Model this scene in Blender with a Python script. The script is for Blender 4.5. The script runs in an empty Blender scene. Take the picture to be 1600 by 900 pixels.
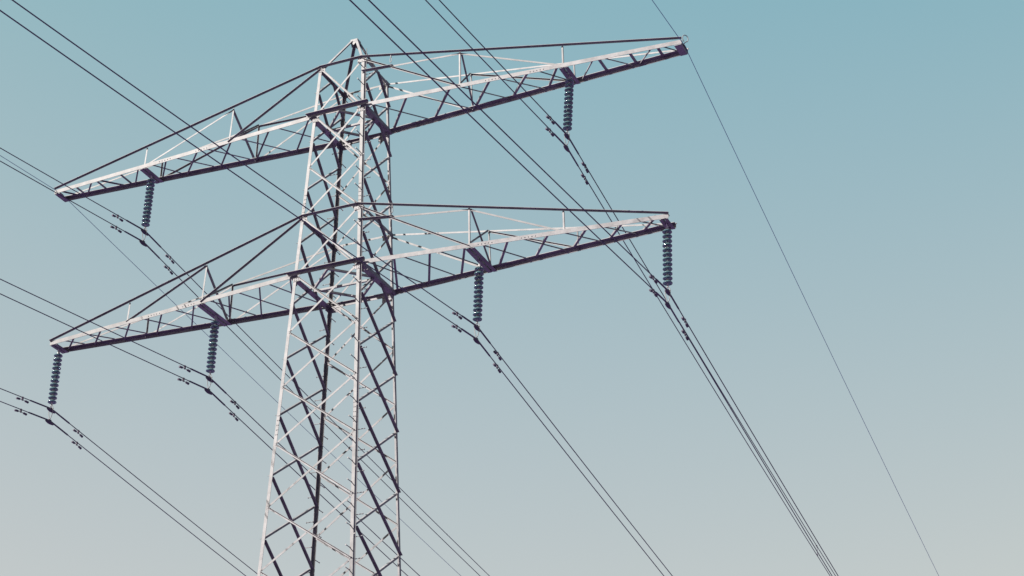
import bpy, bmesh, math, random
from mathutils import Vector as V, Matrix
random.seed(7)
sc = bpy.context.scene
COL = sc.collection
ZG = 26.667                       # height of the lower cross-arm chord above the ground

# ------------------------------------------------------------------ materials
def mat_steel(name, lo, hi, rough=.6, metallic=0.0, scale=3.0, spec=.25):
    m = bpy.data.materials.new(name); m.use_nodes = True
    nt = m.node_tree; b = nt.nodes['Principled BSDF']
    b.inputs['Roughness'].default_value = rough
    b.inputs['Metallic'].default_value = metallic
    b.inputs['Specular IOR Level'].default_value = spec
    g = nt.nodes.new('ShaderNodeNewGeometry')
    n = nt.nodes.new('ShaderNodeTexNoise'); n.inputs['Scale'].default_value = scale
    n.inputs['Detail'].default_value = 6; n.inputs['Roughness'].default_value = .65
    n2 = nt.nodes.new('ShaderNodeTexNoise'); n2.inputs['Scale'].default_value = scale*9
    n2.inputs['Detail'].default_value = 3
    mx = nt.nodes.new('ShaderNodeMath'); mx.operation = 'MULTIPLY_ADD'
    mx.inputs[1].default_value = .35
    r = nt.nodes.new('ShaderNodeValToRGB')
    r.color_ramp.elements[0].position = .45; r.color_ramp.elements[0].color = (*lo, 1)
    r.color_ramp.elements[1].position = .85; r.color_ramp.elements[1].color = (*hi, 1)
    nt.links.new(g.outputs['Position'], n.inputs['Vector'])
    nt.links.new(g.outputs['Position'], n2.inputs['Vector'])
    nt.links.new(n2.outputs['Fac'], mx.inputs[0]); nt.links.new(n.outputs['Fac'], mx.inputs[2])
    nt.links.new(mx.outputs[0], r.inputs['Fac'])
    oi = nt.nodes.new('ShaderNodeObjectInfo'); mr = nt.nodes.new('ShaderNodeMapRange')       # each bar its own tone
    mr.inputs['To Min'].default_value = .84; mr.inputs['To Max'].default_value = 1.12
    sc_ = nt.nodes.new('ShaderNodeVectorMath'); sc_.operation = 'SCALE'
    nt.links.new(oi.outputs['Random'], mr.inputs['Value']); nt.links.new(mr.outputs[0], sc_.inputs['Scale'])
    nt.links.new(r.outputs['Color'], sc_.inputs[0]); nt.links.new(sc_.outputs[0], b.inputs['Base Color'])
    return m
STEEL = mat_steel('galvanised_steel', (.064, .061, .071), (.128, .124, .136))
PLATE = mat_steel('plate_steel', (.090, .087, .098), (.136, .132, .143), scale=8)
BOLT = mat_steel('bolt_steel', (.05, .044, .05), (.09, .083, .09), scale=20)
WIRE = mat_steel('weathered_aluminium', (.038, .030, .058), (.060, .048, .085), rough=.7, scale=15, spec=.1)
EARTH = mat_steel('earth_wire_steel', (.05, .08, .17), (.075, .115, .23), rough=.7, scale=15, spec=.1)
CAST = mat_steel('cast_iron', (.030, .024, .042), (.055, .046, .070), rough=.65, scale=25, spec=.15)
CAP = mat_steel('galvanised_cap', (.18, .18, .19), (.28, .28, .285), rough=.45, scale=30)
LINK = mat_steel('worn_link_steel', (.09, .09, .10), (.15, .15, .16), rough=.5, scale=30)
CONC = mat_steel('concrete', (.25, .24, .22), (.36, .35, .33), rough=.9, scale=4)
def mat_glass():
    m = bpy.data.materials.new('insulator_glass'); m.use_nodes = True
    b = m.node_tree.nodes['Principled BSDF']
    b.inputs['Base Color'].default_value = (.07, .135, .16, 1)
    b.inputs['Roughness'].default_value = .06
    b.inputs['Transmission Weight'].default_value = .5
    b.inputs['IOR'].default_value = 1.5
    return m
GLASS = mat_glass()
def mat_ground():
    m = bpy.data.materials.new('bounce_tint_ground'); m.use_nodes = True  # unseen ground; invented purple that tints the light bounced onto the steel's undersides
    nt = m.node_tree; b = nt.nodes['Principled BSDF']; b.inputs['Roughness'].default_value = .95
    b.inputs['Specular IOR Level'].default_value = .1
    g = nt.nodes.new('ShaderNodeNewGeometry')
    n = nt.nodes.new('ShaderNodeTexNoise'); n.inputs['Scale'].default_value = .35; n.inputs['Detail'].default_value = 10
    r = nt.nodes.new('ShaderNodeValToRGB')
    r.color_ramp.elements[0].position = .3; r.color_ramp.elements[0].color = (.080, .046, .140, 1)
    r.color_ramp.elements[1].position = .75; r.color_ramp.elements[1].color = (.140, .092, .215, 1)
    nt.links.new(g.outputs['Position'], n.inputs['Vector'])
    nt.links.new(n.outputs['Fac'], r.inputs['Fac']); nt.links.new(r.outputs['Color'], b.inputs['Base Color'])
    return m

# ------------------------------------------------------------------ mesh builder
class MB:
    def __init__(s): s.v = []; s.f = []
    def prism(s, prof0, prof1):
        n = len(prof0); b = len(s.v); s.v += [V(p) for p in prof0] + [V(p) for p in prof1]
        for i in range(n):
            j = (i+1) % n; s.f.append((b+i, b+j, b+n+j, b+n+i))
        s.f.append(tuple(b+i for i in reversed(range(n)))); s.f.append(tuple(b+n+i for i in range(n)))
    def angle(s, p0, p1, a, bdir, wa, wb, t):
        """L-section bar: heel line p0-p1, flanges along a and bdir."""
        p0, p1 = V(p0), V(p1); d = (p1-p0).normalized()
        a = V(a); a = (a-d*a.dot(d)).normalized()
        b = V(bdir); b = b-d*b.dot(d); b = (b-a*b.dot(a)).normalized()
        pr = [(0, 0), (wa, 0), (wa, t), (t, t), (t, wb), (0, wb)]
        s.prism([p0+a*x+b*y for x, y in pr], [p1+a*x+b*y for x, y in pr])
    def bar(s, p0, p1, a, wa, wb):
        """rectangular bar centred on p0-p1, wa along a, wb along the other."""
        p0, p1 = V(p0), V(p1); d = (p1-p0).normalized()
        a = V(a); a = (a-d*a.dot(d)).normalized(); b = d.cross(a)
        pr = [(-wa/2, -wb/2), (wa/2, -wb/2), (wa/2, wb/2), (-wa/2, wb/2)]
        s.prism([p0+a*x+b*y for x, y in pr], [p1+a*x+b*y for x, y in pr])
    def tube(s, pts, r, n=8, radii=None, closed=False):
        pts = [V(p) for p in pts]; rings = []
        N = len(pts)
        ref = None
        for i, p in enumerate(pts):
            if closed: d = (pts[(i+1) % N]-pts[i-1]).normalized()
            else: d = (pts[min(i+1, N-1)]-pts[max(i-1, 0)]).normalized()
            if ref is None: ref = V((0, 0, 1)) if abs(d.z) < .9 else V((1, 0, 0))
            u = (ref-d*ref.dot(d)).normalized(); ref = u; w = d.cross(u)
            rr = radii[i] if radii else r
            b = len(s.v); s.v += [p+(u*math.cos(2*math.pi*k/n)+w*math.sin(2*math.pi*k/n))*rr for k in range(n)]
            rings.append(b)
        for i in range(N if closed else N-1):
            a, b = rings[i], rings[(i+1) % N]
            for k in range(n):
                l = (k+1) % n; s.f.append((a+k, a+l, b+l, b+k))
        if not closed:
            s.f.append(tuple(rings[0]+k for k in reversed(range(n)))); s.f.append(tuple(rings[-1]+k for k in range(n)))
    def lathe(s, prof, n=20, c=(0, 0, 0)):
        c = V(c); rings = []
        for r, z in prof:
            b = len(s.v); rings.append(b)
            s.v += [c+V((r*math.cos(2*math.pi*k/n), r*math.sin(2*math.pi*k/n), z)) for k in range(n)]
        for i in range(len(prof)-1):
            for k in range(n):
                l = (k+1) % n; s.f.append((rings[i]+k, rings[i]+l, rings[i+1]+l, rings[i+1]+k))
        s.f.append(tuple(rings[0]+k for k in reversed(range(n)))); s.f.append(tuple(rings[-1]+k for k in range(n)))
    def bolt(s, p, n, r=.016, h=.014):
        p, n = V(p), V(n).normalized(); s.tube([p, p+n*h], r, 6)
    def build(s, name, mat, parent=None, origin=None, smooth=False):
        o0 = V(origin) if origin is not None else V((0, 0, 0))
        me = bpy.data.meshes.new(name)
        me.from_pydata([tuple(v-o0) for v in s.v], [], s.f); me.update()
        bm = bmesh.new(); bm.from_mesh(me); bmesh.ops.recalc_face_normals(bm, faces=bm.faces); bm.to_mesh(me); bm.free()
        me.materials.append(mat)
        if smooth:
            for p in me.polygons: p.use_smooth = True
        o = bpy.data.objects.new(name, me); COL.objects.link(o)
        if parent: o.parent = parent
        o.location = o0
        return o
def empty(name, loc, label, cat, group=None):
    o = bpy.data.objects.new(name, None); COL.objects.link(o); o.location = loc
    o['label'] = label; o['category'] = cat
    if group: o['group'] = group
    return o
def copy_tree(o, parent=None):
    c = o.copy(); COL.objects.link(c)
    if parent: c.parent = parent
    for ch in list(o.children): copy_tree(ch, c)
    return c

# ------------------------------------------------------------------ tower geometry (metres, z from lower chord)
KX, KY = .0404, .0382
Z2, Z3, Z4, Z5, PK = 1.8917, 5.3286, 7.0383, 8.30, .106
SGN = {'A': (-1, -1), 'B': (1, -1), 'C': (1, 1), 'D': (-1, 1)}
def leg(k, z, out=0.0):
    sx, sy = SGN[k]
    return V((sx*(1-KX*z+out), sy*(1.0018-KY*z+out), z+ZG))
ZN = [Z4, Z3, 3.572, Z2, 0.0, -1.7865, -3.459, -5.161, -6.973, -8.764, -10.6]
ZS = [6.168, 4.458, 2.814, 1.054, -.931, -2.603, -4.312, -6.079, -7.865, -9.68, -11.6]
UP = V((0, 0, 1))

tower = empty('transmission_tower', (0, 0, 0), 'tall galvanised steel lattice tower with two pairs of tapering cross arms', 'pylon')

# legs: heavy angle section with the heel at the outer corner
LEGW, LEGT = .096, .012
HEEL = .045
legs = {}
for k in 'ABCD':
    sx, sy = SGN[k]
    m = MB()
    m.angle(leg(k, -ZG+.25, HEEL), leg(k, Z4+.06, HEEL), (-sx, 0, 0), (0, -sy, 0), LEGW, LEGW, LEGT)
    # splice covers with bolts
    for zc in (-4.6, -10.2, 2.35):
        for f in (0, 1):
            n = V((0, sy, 0)) if f == 0 else V((sx, 0, 0))
            a = V((-sx, 0, 0)) if f == 0 else V((0, -sy, 0))
            for i in range(5):
                for j in (0, 1):
                    p = leg(k, zc-.28+i*.14, HEEL)+a*(.035+.045*j)+n*.0005
                    m.bolt(p, n, .013, .012)
    legs[k] = m.build('leg', STEEL, tower)
    f = MB(); c = leg(k, -ZG, 0)
    f.lathe([(.42, -.4), (.42, .22), (.36, .30)], 24, (c.x, c.y, 0)); f.build('footing', CONC, tower)

def face_normal(k0):
    return {'A': V((0, -1, 0)), 'B': V((1, 0, 0)), 'C': V((0, 1, 0)), 'D': V((-1, 0, 0))}[k0]
NEXT = {'A': 'B', 'B': 'C', 'C': 'D', 'D': 'A'}
def brace_mesh(m, p0, p1, n, outward, w=.056, w2=.054, t=.007, lift=0.0):
    """single angle brace in a face with outward normal n."""
    d = (p1-p0).normalized(); e = n.cross(d).normalized()
    if e.z < 0: e = -e
    off = n*(HEEL+.003+lift) if outward else n*(HEEL-LEGT-.003-lift)
    h0, h1 = p0+off+e*w/2, p1+off+e*w/2
    m.angle(h0, h1, -e, n if outward else -n, w, w2, t)
def panel(k0, zt, zb, store=None, half=None):
    k1 = NEXT[k0]; n = face_normal(k0)
    out = []
    if half:                                    # from the middle of the top strut down to both legs
        c = (leg(k0, zt)+leg(k1, zt))/2
        pr = [(c, leg(k1, zb), True), (c, leg(k0, zb), False)]
    else:
        pr = [(leg(k0, zt), leg(k1, zb), True), (leg(k1, zt), leg(k0, zb), False)]
    for p0, p1, o in pr:
        d = (p1-p0).normalized()
        p0 = p0+d*.03; p1 = p1-d*.0
        if store is not None: brace_mesh(store, p0, p1, n, o)
        else:
            m = MB(); brace_mesh(m, p0, p1, n, o, w2=.054 if k0 in 'AC' else .072)
            for p, dd in ((p0, d), (p1, -d)):
                s = 1 if o else -1
                for q in (.03, .09):
                    m.bolt(p+dd*q+n*((HEEL+.011) if o else (HEEL+.0005)), n, .013, .012)
            m.build('brace', STEEL, tower, (p0+p1)/2)
for k in 'AC':
    for a, b in zip(ZN[:-1], ZN[1:]): panel(k, a, b)
for k in 'BD':
    panel(k, Z4-.02, ZS[0], half=True)
    for a, b in zip(ZS[:-1], ZS[1:]): panel(k, a, b)
low = MB()                                      # the bracing below the photograph's edge
z = ZN[-1]; step = 1.9
while z > -ZG+2.6:
    zb = max(z-step, -ZG+.6)
    for k in 'AC': panel(k, z, zb, store=low)
    z = zb; step *= 1.05
z = ZS[-1]; step = 1.95
while z > -ZG+2.6:
    zb = max(z-step, -ZG+.6)
    for k in 'BD': panel(k, z, zb, store=low)
    z = zb; step *= 1.05
lo = low.build('lower_bracing', STEEL, tower); lo['kind'] = 'stuff'

# horizontal members at the cross-arm levels
def gusset(p, n, u, w, h, nb=3, mb=2, t=.012, name='gusset_plate', par=None):
    """bolted plate centred on p, facing n, u = along its width."""
    n = V(n).normalized(); u = V(u).normalized(); v = n.cross(u)
    m = MB(); m.bar(p-u*w/2, p+u*w/2, v, h, t)
    for i in range(nb):
        for j in range(mb):
            q = p+u*w*((i+.5)/nb-.5)*.85+v*h*((j+.5)/mb-.5)*.85
            m.bolt(q+n*t/2, n, .012, .012); m.bolt(q-n*t/2, -n, .013, .012)
    return m.build(name, PLATE, par or tower, p)
for zl in (0.0, Z3):
    # front: long angle with its shelf on top, lapped over both chords
    for sy, ext, nm in ((-1, .24, 'front'), (1, .05, 'rear')):
        ka, kb = ('A', 'B') if sy < 0 else ('D', 'C')
        a, b = leg(ka, zl), leg(kb, zl)
        m = MB()
        y = a.y+sy*(HEEL+.066)
        zz = a.z+.072
        if sy < 0:
            m.angle((a.x-ext, y, zz), (b.x+ext, y, zz), (0, 0, -1), (0, -1, 0), .105, .105, .013)
            for xx in (-.9, -.75, .75, .9): m.bolt((xx*abs(b.x), y-.014, zz-.07), (0, -1, 0), .014, .014)
        else:
            m.angle((a.x, y-.06, zz-.03), (b.x, y-.06, zz-.03), (0, 0, -1), (0, -1, 0), .13, .07, .012)
        m.build('horizontal_beam', STEEL, tower, (a+b)/2)
    for sx in (-1, 1):
        ka, kb = ('A', 'D') if sx < 0 else ('B', 'C')
        a, b = leg(ka, zl), leg(kb, zl); m = MB()
        x = a.x+sx*.135
        m.angle((x, a.y-.04, a.z-.085), (x, b.y+.04, b.z-.085), (-sx, 0, 0), (0, 0, 1), .185, .12, .013)
        m.build('horizontal_beam', STEEL, tower, (a+b)/2)
    # plan bracing: diamond between the middles of the four sides
    mids = {k: (leg(k, zl)+leg(NEXT[k], zl))/2 for k in 'ABCD'}
    for i, k in enumerate('ABCD'):
        p0, p1 = mids[k].copy(), mids[NEXT[k]].copy(); dz = V((0, 0, .02+.012*i)); m = MB()
        m.angle(p0+dz, p1+dz, UP, V((0, 1, 0)), .06, .06, .007)
        m.build('plan_brace', STEEL, tower, (p0+p1)/2)
    m = MB(); p0, p1 = mids['D']-UP*.03, mids['B']-UP*.03
    m.angle(p0, p1, UP, (0, 1, 0), .06, .06, .007); m.build('plan_brace', STEEL, tower, (p0+p1)/2)
    for k in 'ABCD':
        sx, sy = SGN[k]; p = leg(k, zl)
        gusset(p+V((-sx*(.05 if sy < 0 else .15), sy*(HEEL+.012), -.135)), (0, sy, 0), (1, 0, 0), .22 if sy < 0 else .36, .13 if sy < 0 else .2)
        gusset(p+V((sx*(HEEL+.012), -sy*.07, -.15)), (sx, 0, 0), (0, 1, 0), .20, .15)
for zl in (Z2, Z4):
    for k in 'ABCD':
        k1 = NEXT[k]; a, b = leg(k, zl), leg(k1, zl); n = face_normal(k); m = MB()
        h = n*(HEEL+.028)
        if k in 'AC':
            m.angle(a+h+UP*.05, b+h+UP*.05, -UP, n, .06, .064, .008)
        elif k == 'B' or zl == Z4 or k == 'D':
            if zl == Z2: 
                m.angle(a+h, b+h, -UP, -n, .09, .09, .009)
            else: m.angle(a+h, b+h, -UP, -n, .075, .075, .008)
        m.build('horizontal_beam', STEEL, tower, (a+b)/2)
        sx, sy = SGN[k]; p = leg(k, zl)
        gusset(p+V((-sx*(.03 if sy < 0 else .10), sy*(HEEL+.010), -.06)), (0, sy, 0), (1, 0, 0), .27 if sy < 0 else .34, .15)
        gusset(p+V((sx*(HEEL+.010), -sy*.05, -.04)), (sx, 0, 0), (0, 1, 0), .2, .16, 2, 2)

# peak: four light angles meeting a small cap frame
def pk(k, dz=0): 
    sx, sy = SGN[k]; return V((sx*PK, sy*PK, Z5+ZG+dz))
for k in 'ABCD':
    sx, sy = SGN[k]; m = MB()
    m.angle(leg(k, Z4-.05, .02), pk(k), (-sx, 0, 0), (0, -sy, 0), .075, .075, .008)
    m.build('peak_member', STEEL, tower, leg(k, Z4))
m = MB()
zt = Z5+ZG+.02
for k in 'ABCD':
    n = face_normal(k); a, b = pk(k, .02), pk(NEXT[k], .02); d = (b-a).normalized()
    m.angle(a+n*.012-d*.01, b+n*.012+d*.002, -UP, -n, .085, .05, .008)
    c = (a+b)/2; m.prism([a+n*.006-UP*.087, b+n*.006-UP*.087, c+n*.02-UP*.22], [a-n*.002-UP*.087, b-n*.002-UP*.087, c+n*.012-UP*.22])
m.build('peak_cap', PLATE, tower, pk('A'))

# ------------------------------------------------------------------ cross arms
ARMS = {
 'low': dict(zb=0.0, zt=Z2, L=9.831, t=.274, tz=-.11, th=.028, v1=.372, v2=.678,
             inner=[.012, .130, .250, .366], outer=[.386, .516, .647, .770, .884, .985], v1r=.368),
 'high': dict(zb=Z3, zt=Z4, L=10.399, t=.245, tz=-.047, th=.059, v1=.320, v2=.645,
             inner=[.012, .158, .299, .427, .547, .638], outer=[.656, .748, .842, .926, .995], v1r=.300),
}
LEGOF = {(-1, -1): 'A', (1, -1): 'B', (1, 1): 'C', (-1, 1): 'D'}
def node(A, sx, sy, t, top=False):
    r = leg(LEGOF[(sx, sy)], A['zt'] if top else A['zb'])
    tip = V((sx*A['L'], sy*A['t'], A['zb']+A['tz']+(A['th'] if top else 0)+ZG))
    return r+(tip-r)*t
def rod(name, p0, p1, par, a, b, w=.06, t=.007, trim=0.0):
    m = MB(); d = (V(p1)-V(p0)).normalized()
    p0, p1 = V(p0)+d*trim, V(p1)-d*trim
    m.angle(p0, p1, a, b, w, w, t)
    return m.build(name, STEEL, par, (p0+p1)/2)
for nm, A in ARMS.items():
    for sx in (-1, 1):
        m = MB(); tb = V((0, 0, 1))
        for sy in (-1, 1):
            r, tip = node(A, sx, sy, 0), node(A, sx, sy, 1)
            d = (tip-r).normalized(); tip = tip+d*.03
            ho = V((0, sy, 0)); rr = r+ho*(HEEL+.012) ; tt = tip+ho*.03
            r0 = rr+UP*.066; r1 = tt+UP*.066
            m.angle(r0, r1, -UP, -ho, .128, .125, .013)
            # splice plate with bolts on the outer web
            for ts in ((.42, .56) if sy < 0 else (.38, .62)):
                c = rr+(tt-rr)*ts+ho*.002
                for i in range(5):
                    m.bolt(c+d*(-.2+.1*i)+UP*.002, ho, .013, .014)
            # top chord: light angle, shelf outward
            q0, q1 = node(A, sx, sy, 0, True), node(A, sx, sy, 1.0, True)
            d2 = (q1-q0).normalized()
            m.angle(q0+ho*(HEEL+.03)+UP*.045, q1+ho*.035+UP*.075+d2*.04, -UP, ho, .050, .058, .008)
        arm = m.build('cross_arm', STEEL, tower)
        F = lambda t, top=False: node(A, sx, -1, t, top)
        R = lambda t, top=False: node(A, sx, 1, t, top)
        # bottom plan lattice (angles under the chords' shelves)
        def plan(p0, p1, lvl, w=.055):
            w = (.066 if sx > 0 else .046) if lvl == 0 else .046
            m = MB(); dz = V((0, 0, .045-lvl*.014)); d = (p1-p0).normalized()
            s = V((-d.y, d.x, 0)).normalized()
            m.angle(p0+dz-s*w/2, p1+dz-s*w/2, s, UP if lvl == 0 else -UP, w, w*.8, .007)
            m.build('lattice_strut', STEEL, arm, (p0+p1)/2)
        ts = A['inner']
        for i in range(len(ts)-1):
            plan(R(ts[i]+.01), F(ts[i+1]-.012), 0); plan(F(ts[i]+.012), R(ts[i+1]-.002), 1)
        ts = A['outer']
        if nm == 'low':
            for i in range(len(ts)-1):
                plan(R(ts[i]+.012), F(ts[i+1]-.02), 0, .05); plan(F(ts[i]+.016), R(ts[i+1]-.01), 1, .05)
        else:
            first = sx > 0
            for i in range(len(ts)-1):
                if i < len(ts)-2: plan(F(ts[i+1]), R(ts[i+1]), 0, .06)
                f = (i % 2 == 0) == first
                if f: plan(R(ts[i]+.012), F(ts[i+1]-.012), 1, .05)
                else: plan(F(ts[i]+.012), R(ts[i+1]-.012), 1, .05)
        # vertical posts and web diagonals of the two upright faces
        for sy in (-1, 1):
            N = F if sy < 0 else R
            ho = V((0, sy, 0)); hx = V((sx, 0, 0))
            o1 = ho*(HEEL*.6-.004); 
            t1 = A['v1'] if sy < 0 else A['v1r']
            for t in (t1, A['v2']):
                rod('upright_post', N(t)-UP*.03+o1, N(t, True)+UP*.03+o1, arm, -hx, -ho, .046)
            lp = leg(LEGOF[(sx, sy)], A['zt'])
            o2 = ho*(HEEL+.008)
            rod('web_diagonal', lp-UP*.03+o2, N(t1)+UP*.0+o1+ho*.012, arm, -UP, ho, .052, .007)
            rod('web_diagonal', N(t1, True)+o1-ho*.01, N(A['v2'])+o1-ho*.01+UP*.03, arm, -UP, ho if (nm == 'low' and sx < 0) else -ho, .048)
            if (sx > 0) == (sy < 0):
                p = leg(LEGOF[(sx, sy)], A['zt']-.48)
                q0, q1 = p+ho*(HEEL+.02)-hx*.02, N(t1, True)+ho*.02
                qm = q0+(q1-q0)*.32; m = MB()
                m.angle(q0, qm, -UP, ho, .066, .066, .008); m.angle(qm-(q1-q0)*.03-ho*.003, q1-ho*.003, -UP, -ho, .05, .05, .007)
                m.build('web_diagonal', STEEL, arm, (q0+q1)/2)
        # cross frame at the first post
        rod('cross_diagonal', F(A['v1'], True), R(A['v1r']), arm, (sx, 0, 0), UP, .055)
        rod('cross_diagonal', F(A['v1'])+V((0, 0, .08)), R(A['v1r'], True)-V((.02*sx, 0, 0)), arm, (-sx, 0, 0), UP, .055)
        # hanger beams: two flats with battens, the insulators hang from them
        def hanger(t, half=.13, gap=.055):
            f, r = F(t)+V((0, -.03, -.085)), R(t)+V((0, .03, -.085)); m = MB()
            for s in (-1, 1):
                o = V((s*gap/2, 0, 0))
                m.angle(f+o, r+o, (s, 0, 0), UP, half-gap/2, .09, .010)
            for q in (.03, .3, .5, .7, .97):
                c = f+(r-f)*q+UP*.018
                m.bar(c-V((half*.6, 0, 0)), c+V((half*.6, 0, 0)), (0, 1, 0), .07 if q != .5 else .14, .01)
            m.build('hanger_beam', STEEL, arm, (f+r)/2)
        if nm == 'low':
            hanger(A['v1'], .14); hanger(1-.013, .12)
        else: 
            hanger(A['v2'], .14)
            f, r = F(1.0)+V((-sx*.09, -.03, -.085)), R(1.0)+V((-sx*.09, .03, -.085)); m = MB()
            m.angle(f+V((sx*.1, 0, 0)), r+V((sx*.1, 0, 0)), (-sx, 0, 0), UP, .2, .13, .012)
            m.build('end_plate', STEEL, arm, (f+r)/2)

# ------------------------------------------------------------------ climbing gear on two of the legs
bm_ = MB(); bm_.tube([(0, 0, 0), (.20, 0, 0)], .012, 6); bm_.tube([(.198, 0, 0), (.212, 0, 0)], .021, 8); bm_.tube([(.0, 0, 0), (.014, 0, 0)], .02, 6)
proto = bm_.build('step_bolt', STEEL, legs['B'])
first = True
for k, a1, a2 in (('B', -90, 0), ('D', 90, 180)):
    sx, sy = SGN[k]
    i = 0; zz = Z4-.25
    while zz > -9.8:
        o = proto if first else proto.copy()
        if not first: COL.objects.link(o)
        first = False
        o.parent = legs[k]
        p = leg(k, zz, HEEL)
        if i % 2 == 0: o.location = p+V((-sx*.10, sy*.004, 0)); o.rotation_euler = (0, 0, math.radians(a1))
        else: o.location = p+V((sx*.004, -sy*.10, 0)); o.rotation_euler = (0, 0, math.radians(a2))
        zz -= .305 if k == 'B' else .36; i += 1
m = MB(); pts = [leg('B', zz, HEEL)+V((.075, -.02, 0)) for zz in (Z4+.3, Z3, Z2, 0, -4, -8, -12)]
m.tube(pts, .009, 8)
for zz in (Z4-.4, Z4-1.9, 3.6, 1.4, -.6, -2.5, -4.4, -6.2, -8.1, -10):
    p = leg('B', zz, HEEL); m.bar(p, p+V((.075, -.02, 0)), UP, .03, .010)
m.build('fall_arrest_rail', PLATE, tower)
# small eye links under the top chords and the eye on the arm's tip
for nm in ('low', 'high'):
    A = ARMS[nm]; c = node(A, 1, -1, .095 if nm == 'high' else .115, True)+V((0, -.08, -.03)); m = MB()
    m.tube([c+UP*.06, c-UP*.05], .02, 8)
    m.tube([c+V((.045*math.sin(a)*.6, 0, -.13+.075*math.cos(a))) for a in [i*math.pi/8 for i in range(16)]], .010, 6, closed=True)
    m.build('eye_link', PLATE, tower, c)
A = ARMS['high']; c = node(A, 1, -1, 1.0, True)+V((.10, .10, .10)); m = MB()
m.tube([c+V((.062*math.sin(a), .06*math.sin(a), .115*math.cos(a))) for a in [i*math.pi/14 for i in range(-12, 13)]], .013, 8)
m.tube([c+V((.03, .0, -.10)), c+V((-.05, -.04, -.20))], .014, 8)
m.build('lifting_eye', PLATE, tower, c)

# ------------------------------------------------------------------ insulator strings and wires
DISC = MB(); DISC.lathe([(.030, -.010), (.058, -.012), (.064, -.032), (.072, -.032), (.078, -.014), (.092, -.015), (.097, -.034), (.106, -.034),
                         (.113, -.022), (.122, -.034), (.131, -.026), (.131, -.004), (.112, .016), (.082, .028), (.050, .032), (.030, .033)], 28)
CAPM = MB(); CAPM.lathe([(.022, -.078), (.024, -.030), (.0295, -.0098), (.0305, .0328), (.048, .034), (.052, .045), (.046, .080), (.030, .096), (.018, .098)], 16)
DROP_U, DROP_L = 2.035, 2.417
def make_string():
    s = empty('insulator_string', (0, 0, 0), 'x', 'insulator', 'glass insulator strings hanging from the cross arms')
    m = MB()
    m.tube([(0, 0, .03), (0, 0, -.10)], .022, 8); m.tube([(0, 0, -.08), (0, 0, -.16)], .032, 8)
    m.tube([(.0, .045*math.sin(a), -.02+.06*math.cos(a)) for a in [i*math.pi/8 for i in range(16)]], .013, 6, closed=True)
    m.build('top_shackle', CAP, s)
    d0 = DISC.build('insulator_disc', GLASS, s, smooth=True); c0 = CAPM.build('metal_cap', CAP, d0, smooth=True)
    for i in range(12):
        d = d0 if i == 0 else d0.copy()
        if i: COL.objects.link(d); c = c0.copy(); COL.objects.link(c); c.parent = d
        d.parent = s; d.location = (0, 0, -.235-.138*i)
    m = MB()
    m.tube([(0, 0, -1.81), (0, 0, -1.90)], .022, 8)
    loop = [(0, -1.86), (.040, -1.90), (.066, -1.97), (.072, -2.06), (.058, -2.17), (.028, -2.28), (0, -2.32), (-.028, -2.28), (-.058, -2.17), (-.072, -2.06), (-.066, -1.97), (-.040, -1.90)]
    m.tube([(x, 0, z) for x, z in loop], .011, 8, closed=True)
    m.tube([(-.08, 0, -1.985), (.08, 0, -1.985)], .016, 8)
    m.tube([(.0, .0, -2.30), (.0, .0, -2.385)], .018, 8)
    m.build('link_frame', LINK, s)
    for dz in (DROP_U, DROP_L):
        m = MB(); pts = []; rad = []
        for i in range(13):
            q = -1+2*i/12; y = .19*q
            pts.append((0, y, -dz-.0105*(q*q)*1.6+.004)); rad.append(.018+.040*(1-abs(q)**1.8))
        m.tube(pts, .05, 10, rad)
        m.bar((0, -.06, -dz+.055), (0, .06, -dz+.055), UP, .06, .05)
        m.build('suspension_clamp', CAST, s, (0, 0, -dz), smooth=False)
    return s
def damper_proto(parent):
    m = MB(); m.tube([(0, -.21, -.085), (0, -.1, -.078), (0, 0, -.075), (0, .1, -.078), (0, .21, -.085)], .009, 6)
    m.bar((0, 0, .02), (0, 0, -.095), (0, 1, 0), .05, .035); m.tube([(-.03, 0, -.015), (.03, 0, -.015)], .026, 8)
    d = m.build('vibration_damper', CAST, parent)
    for s in (-1, 1):
        w = MB(); w.tube([(0, s*.10, -.083), (0, s*.135, -.082), (0, s*.16, -.084), (0, s*.235, -.09), (0, s*.25, -.09)], .03, 10, [.022, .036, .030, .036, .024])
        w.build('damper_weight', CAST, d, (0, 0, 0))
    return d
# name: arm, side, t on chord, tip shift, swing dx, near (h,a,b), far (h,a,b)
PH = [
 ('low', -1, 1.0, .10, -.030, (-.0892, .0891, .0003), (-.0337, .0878, .0003), (1.23, 1.48)),
 ('low', -1, .366, 0, -.045, (-.0726, .0957, .0003), (-.0369, .0916, .0003), (1.17, 1.52)),
 ('high', -1, .645, 0, -.060, (-.0573, .0912, .0003), (-.0424, .0872, .0004), (1.32, 1.54)),
 ('low', 1, .366, 0, -.058, (-.0358, .0941, .0004), (-.0460, .0840, .0003), (1.18, 1.52)),
 ('low', 1, 1.0, -.12, -.055, (-.0027, .1043, .0003), (-.0441, .0917, .0003), (1.12, 1.53)),
 ('high', 1, .645, 0, -.110, (-.0066, .0889, .0003), (-.0480, .0845, .0004), (1.20, 1.53)),
]
STRLAB = [
 'glass insulator string hanging from the outer end of the lower left arm',
 'glass insulator string hanging midway along the lower left arm, nearer the tower',
 'glass insulator string hanging from the upper left arm',
 'glass insulator string hanging midway along the lower right arm, nearer the tower',
 'glass insulator string hanging from the outer end of the lower right arm',
 'glass insulator string hanging from the upper right arm',
]
WHERE = ['at the outer end of the lower left arm', 'at the middle of the lower left arm', 'under the upper left arm',
         'at the middle of the lower right arm', 'at the outer end of the lower right arm', 'under the upper right arm']
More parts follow.
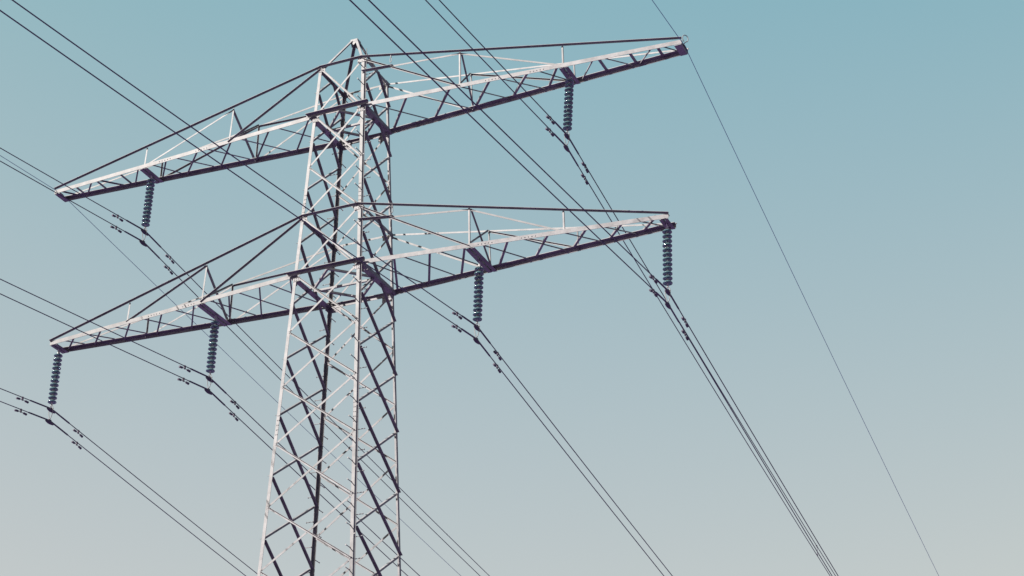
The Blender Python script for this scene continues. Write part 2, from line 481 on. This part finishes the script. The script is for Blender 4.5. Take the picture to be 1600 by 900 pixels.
def path(near, far, ns=150., fs=190.):
    def side(q, sg, smax, n):
        out = []
        for i in range(n):
            s = smax*(i/(n-1))**2.2; h, a, b = q
            out.append(V((s*math.sin(h), sg*s*math.cos(h), -a*s+b*s*s)))
        return out
    L, Rr = side(near, -1, ns, 110), side(far, 1, fs, 110)
    return list(reversed(L))+Rr[1:]
def wpt(q, sg, s):
    h, a, b = q; return V((s*math.sin(h), sg*s*math.cos(h), -a*s+b*s*s))
str0 = make_string(); wire_n = 0; dproto = None
for i, (an, sx, t, sh, dx, near, far, dm) in enumerate(PH):
    A = ARMS[an]
    att = (node(A, sx, -1, t)+node(A, sx, 1, t))/2+V((sh, 0, -.055-(.048 if an == 'low' and t < .9 else 0)+(.03 if an == 'high' else 0)))
    s = str0 if i == 0 else copy_tree(str0)
    s.location = att; s.rotation_euler = (0, math.asin(-dx/DROP_U), 0); s['label'] = STRLAB[i]
    for j, drop in enumerate((DROP_U-.055, DROP_L-.055)):
        c = att+V((dx*drop/DROP_U, 0, -drop))
        w = empty('conductor', c, ('upper' if j == 0 else 'lower')+' wire of the twin conductor clamped '+WHERE[i], 'power line', 'twin conductors of the line')
        # clamped cable: smooth the kink over the clamp
        pts = path(near, far)
        m = MB(); m.tube(pts, .0145, 6); m.build('cable', WIRE, w, smooth=True)
        m = MB(); arm_pts = [wpt(near, -1, q) for q in (.92, .88, .5, .18)]+[V((0, 0, -.003))]+[wpt(far, 1, q) for q in (.18, .5, .95, .99)]
        m.tube(arm_pts, .024, 8, [.017, .024, .024, .024, .024, .024, .024, .024, .017]); m.build('armour_rod', WIRE, w)
        for sg, q, sd in ((-1, near, dm[0]), (1, far, dm[1])):
            if dproto is None: d = dproto = damper_proto(w)
            else: d = copy_tree(dproto, w)
            p = wpt(q, sg, sd); tg = wpt(q, sg, sd+.1)-wpt(q, sg, sd-.1)
            if sg < 0: tg = -tg
            d.location = p; d.rotation_euler = tg.to_track_quat('Y', 'Z').to_euler()
    if i == 5:                                  # bundle spacer on the far span
        p = wpt(far, 1, 29.9); m = MB(); top = att+V((dx, 0, -DROP_U+.055))+p
        m.tube([(0, 0, 0), (.02, 0, -.1), (.02, 0, -.28), (0, 0, -.382)], .009, 8)
        for zz in (0, -.382): m.tube([(0, -.05, zz), (0, .05, zz)], .027, 10)
        o = m.build('bundle_spacer', CAST); o.location = top
        o['label'] = 'small dark spacer clamped between the twin wires of the upper right arm'; o['category'] = 'spacer'
# earth wires on the tips of the upper arm
for sx, off, near, far, lab in (
    (-1, V((.03, 0, .07)), (-.0034, .0898, .0003), (-.030, .0925, .0003), 'thin earth wire running over the tip of the upper left arm'),
    (1, V((.03, 0, .02)), (.0104, .0900, .0003), (-.0508, .0887, .0003), 'thin earth wire running over the tip of the upper right arm')):
    A = ARMS['high']; c = (node(A, sx, -1, 1)+node(A, sx, 1, 1))/2+off
    w = empty('earth_wire', c, lab, 'power line', 'earth wires on the upper arm tips')
    m = MB(); m.tube(path(near, far), .0088, 6); m.build('cable', EARTH, w, smooth=True)
    m = MB(); m.tube([(0, -.14, -.012), (0, -.06, 0), (0, .06, 0), (0, .14, -.012)], .03, 8, [.010, .018, .018, .010]); m.build('clamp', CAST, w)

# ------------------------------------------------------------------ ground, sky, sun, camera
m = MB(); S = 3000.
N = 24
for i in range(N+1):
    for j in range(N+1): m.v.append(V((-S+2*S*i/N, -S+2*S*j/N, 0)))
for i in range(N):
    for j in range(N): m.f.append((i*(N+1)+j, (i+1)*(N+1)+j, (i+1)*(N+1)+j+1, i*(N+1)+j+1))
gr = m.build('ground', mat_ground()); gr['kind'] = 'structure'

EXPOSURE = 1.93
SKY_GRADE = ((3.03, .84, -1.297), (2.257, .43, -.205), (3.09, .07, -.307))
SUN = V((-.50, -.60, .62)).normalized()
el = math.asin(SUN.z); az = math.atan2(SUN.x, SUN.y)
w = bpy.data.worlds.new('World'); sc.world = w; w.use_nodes = True
nt = w.node_tree; bg = nt.nodes['Background']
sky = nt.nodes.new('ShaderNodeTexSky'); sky.sky_type = 'NISHITA'; sky.sun_disc = False
sky.sun_elevation = el; sky.sun_rotation = az
sky.air_density = 1.0; sky.dust_density = 3.0; sky.ozone_density = 1.0
sep = nt.nodes.new('ShaderNodeSeparateColor'); cmb = nt.nodes.new('ShaderNodeCombineColor')
nt.links.new(sky.outputs['Color'], sep.inputs['Color'])
outs = []
geo = nt.nodes.new('ShaderNodeTexCoord'); xyz = nt.nodes.new('ShaderNodeSeparateXYZ')
nt.links.new(geo.outputs['Generated'], xyz.inputs[0])
for ch, (gain, gam, fall) in zip(('Red', 'Green', 'Blue'), SKY_GRADE):          # pale, washed-out summer sky
    pw = nt.nodes.new('ShaderNodeMath'); pw.operation = 'POWER'; pw.inputs[1].default_value = gam
    ml = nt.nodes.new('ShaderNodeMath'); ml.operation = 'MULTIPLY'; ml.inputs[1].default_value = gain
    nt.links.new(sep.outputs[ch], pw.inputs[0]); nt.links.new(pw.outputs[0], ml.inputs[0])
    ez = nt.nodes.new('ShaderNodeMath'); ez.operation = 'POWER'; ez.inputs[0].default_value = math.exp(fall)
    m2 = nt.nodes.new('ShaderNodeMath'); m2.operation = 'MULTIPLY'
    nt.links.new(xyz.outputs['Z'], ez.inputs[1]); nt.links.new(ml.outputs[0], m2.inputs[0]); nt.links.new(ez.outputs[0], m2.inputs[1]); outs.append(m2)
zs = nt.nodes.new('ShaderNodeMath'); zs.operation = 'SUBTRACT'; zs.inputs[1].default_value = .45
zq = nt.nodes.new('ShaderNodeMath'); zq.operation = 'POWER'; zq.inputs[1].default_value = 2
zm = nt.nodes.new('ShaderNodeMath'); zm.operation = 'MULTIPLY_ADD'; zm.inputs[1].default_value = -4.0; zm.inputs[2].default_value = 1.01
zc = nt.nodes.new('ShaderNodeMath'); zc.operation = 'MAXIMUM'; zc.inputs[1].default_value = .88
zr = nt.nodes.new('ShaderNodeMath'); zr.operation = 'MULTIPLY'
ab = nt.nodes.new('ShaderNodeMath'); ab.operation = 'ABSOLUTE'
for p, q in ((zs, ab), (ab, zq), (zq, zm), (zm, zc)): nt.links.new(p.outputs[0], q.inputs[0])
nt.links.new(xyz.outputs['Z'], zs.inputs[0]); nt.links.new(zc.outputs[0], zr.inputs[1]); nt.links.new(outs[0].outputs[0], zr.inputs[0]); outs[0] = zr
mn = nt.nodes.new('ShaderNodeMath'); mn.operation = 'MINIMUM'
cap = nt.nodes.new('ShaderNodeMath'); cap.operation = 'MULTIPLY'; cap.inputs[1].default_value = .95
nt.links.new(outs[1].outputs[0], cap.inputs[0])
nt.links.new(outs[0].outputs[0], mn.inputs[0]); nt.links.new(cap.outputs[0], mn.inputs[1])
nt.links.new(mn.outputs[0], cmb.inputs['Red']); nt.links.new(outs[1].outputs[0], cmb.inputs['Green']); nt.links.new(outs[2].outputs[0], cmb.inputs['Blue'])
nt.links.new(cmb.outputs['Color'], bg.inputs['Color'])
bg.inputs['Strength'].default_value = .05
sl = bpy.data.lights.new('sun', 'SUN'); sl.energy = 5.0; sl.angle = math.radians(.5); sl.color = (1.0, .95, .86)
so = bpy.data.objects.new('sun', sl); COL.objects.link(so)
so.rotation_euler = SUN.to_track_quat('Z', 'Y').to_euler(); so.location = SUN*100

cd = bpy.data.cameras.new('camera'); cam = bpy.data.objects.new('camera', cd); COL.objects.link(cam)
cd.sensor_width = 36; cd.lens = 3020.934/1600*36; cd.clip_end = 9000; cd.clip_start = .1
yaw, pitch, roll = .4161, .4722, .0025
fw = V((-math.sin(yaw)*math.cos(pitch), math.cos(yaw)*math.cos(pitch), math.sin(pitch)))
rt = V((math.cos(yaw), math.sin(yaw), 0)); up = rt.cross(fw)
R_, U_ = rt*math.cos(roll)+up*math.sin(roll), -rt*math.sin(roll)+up*math.cos(roll)
cam.matrix_world = Matrix(((R_.x, U_.x, -fw.x, 24.1239), (R_.y, U_.y, -fw.y, -42.8015), (R_.z, U_.z, -fw.z, -25.0661+ZG), (0, 0, 0, 1)))
sc.camera = cam
sc.view_settings.view_transform = 'Standard'; sc.view_settings.look = 'None'
sc.view_settings.gamma = 1; sc.view_settings.use_curve_mapping = False
sc.view_settings.exposure = EXPOSURE
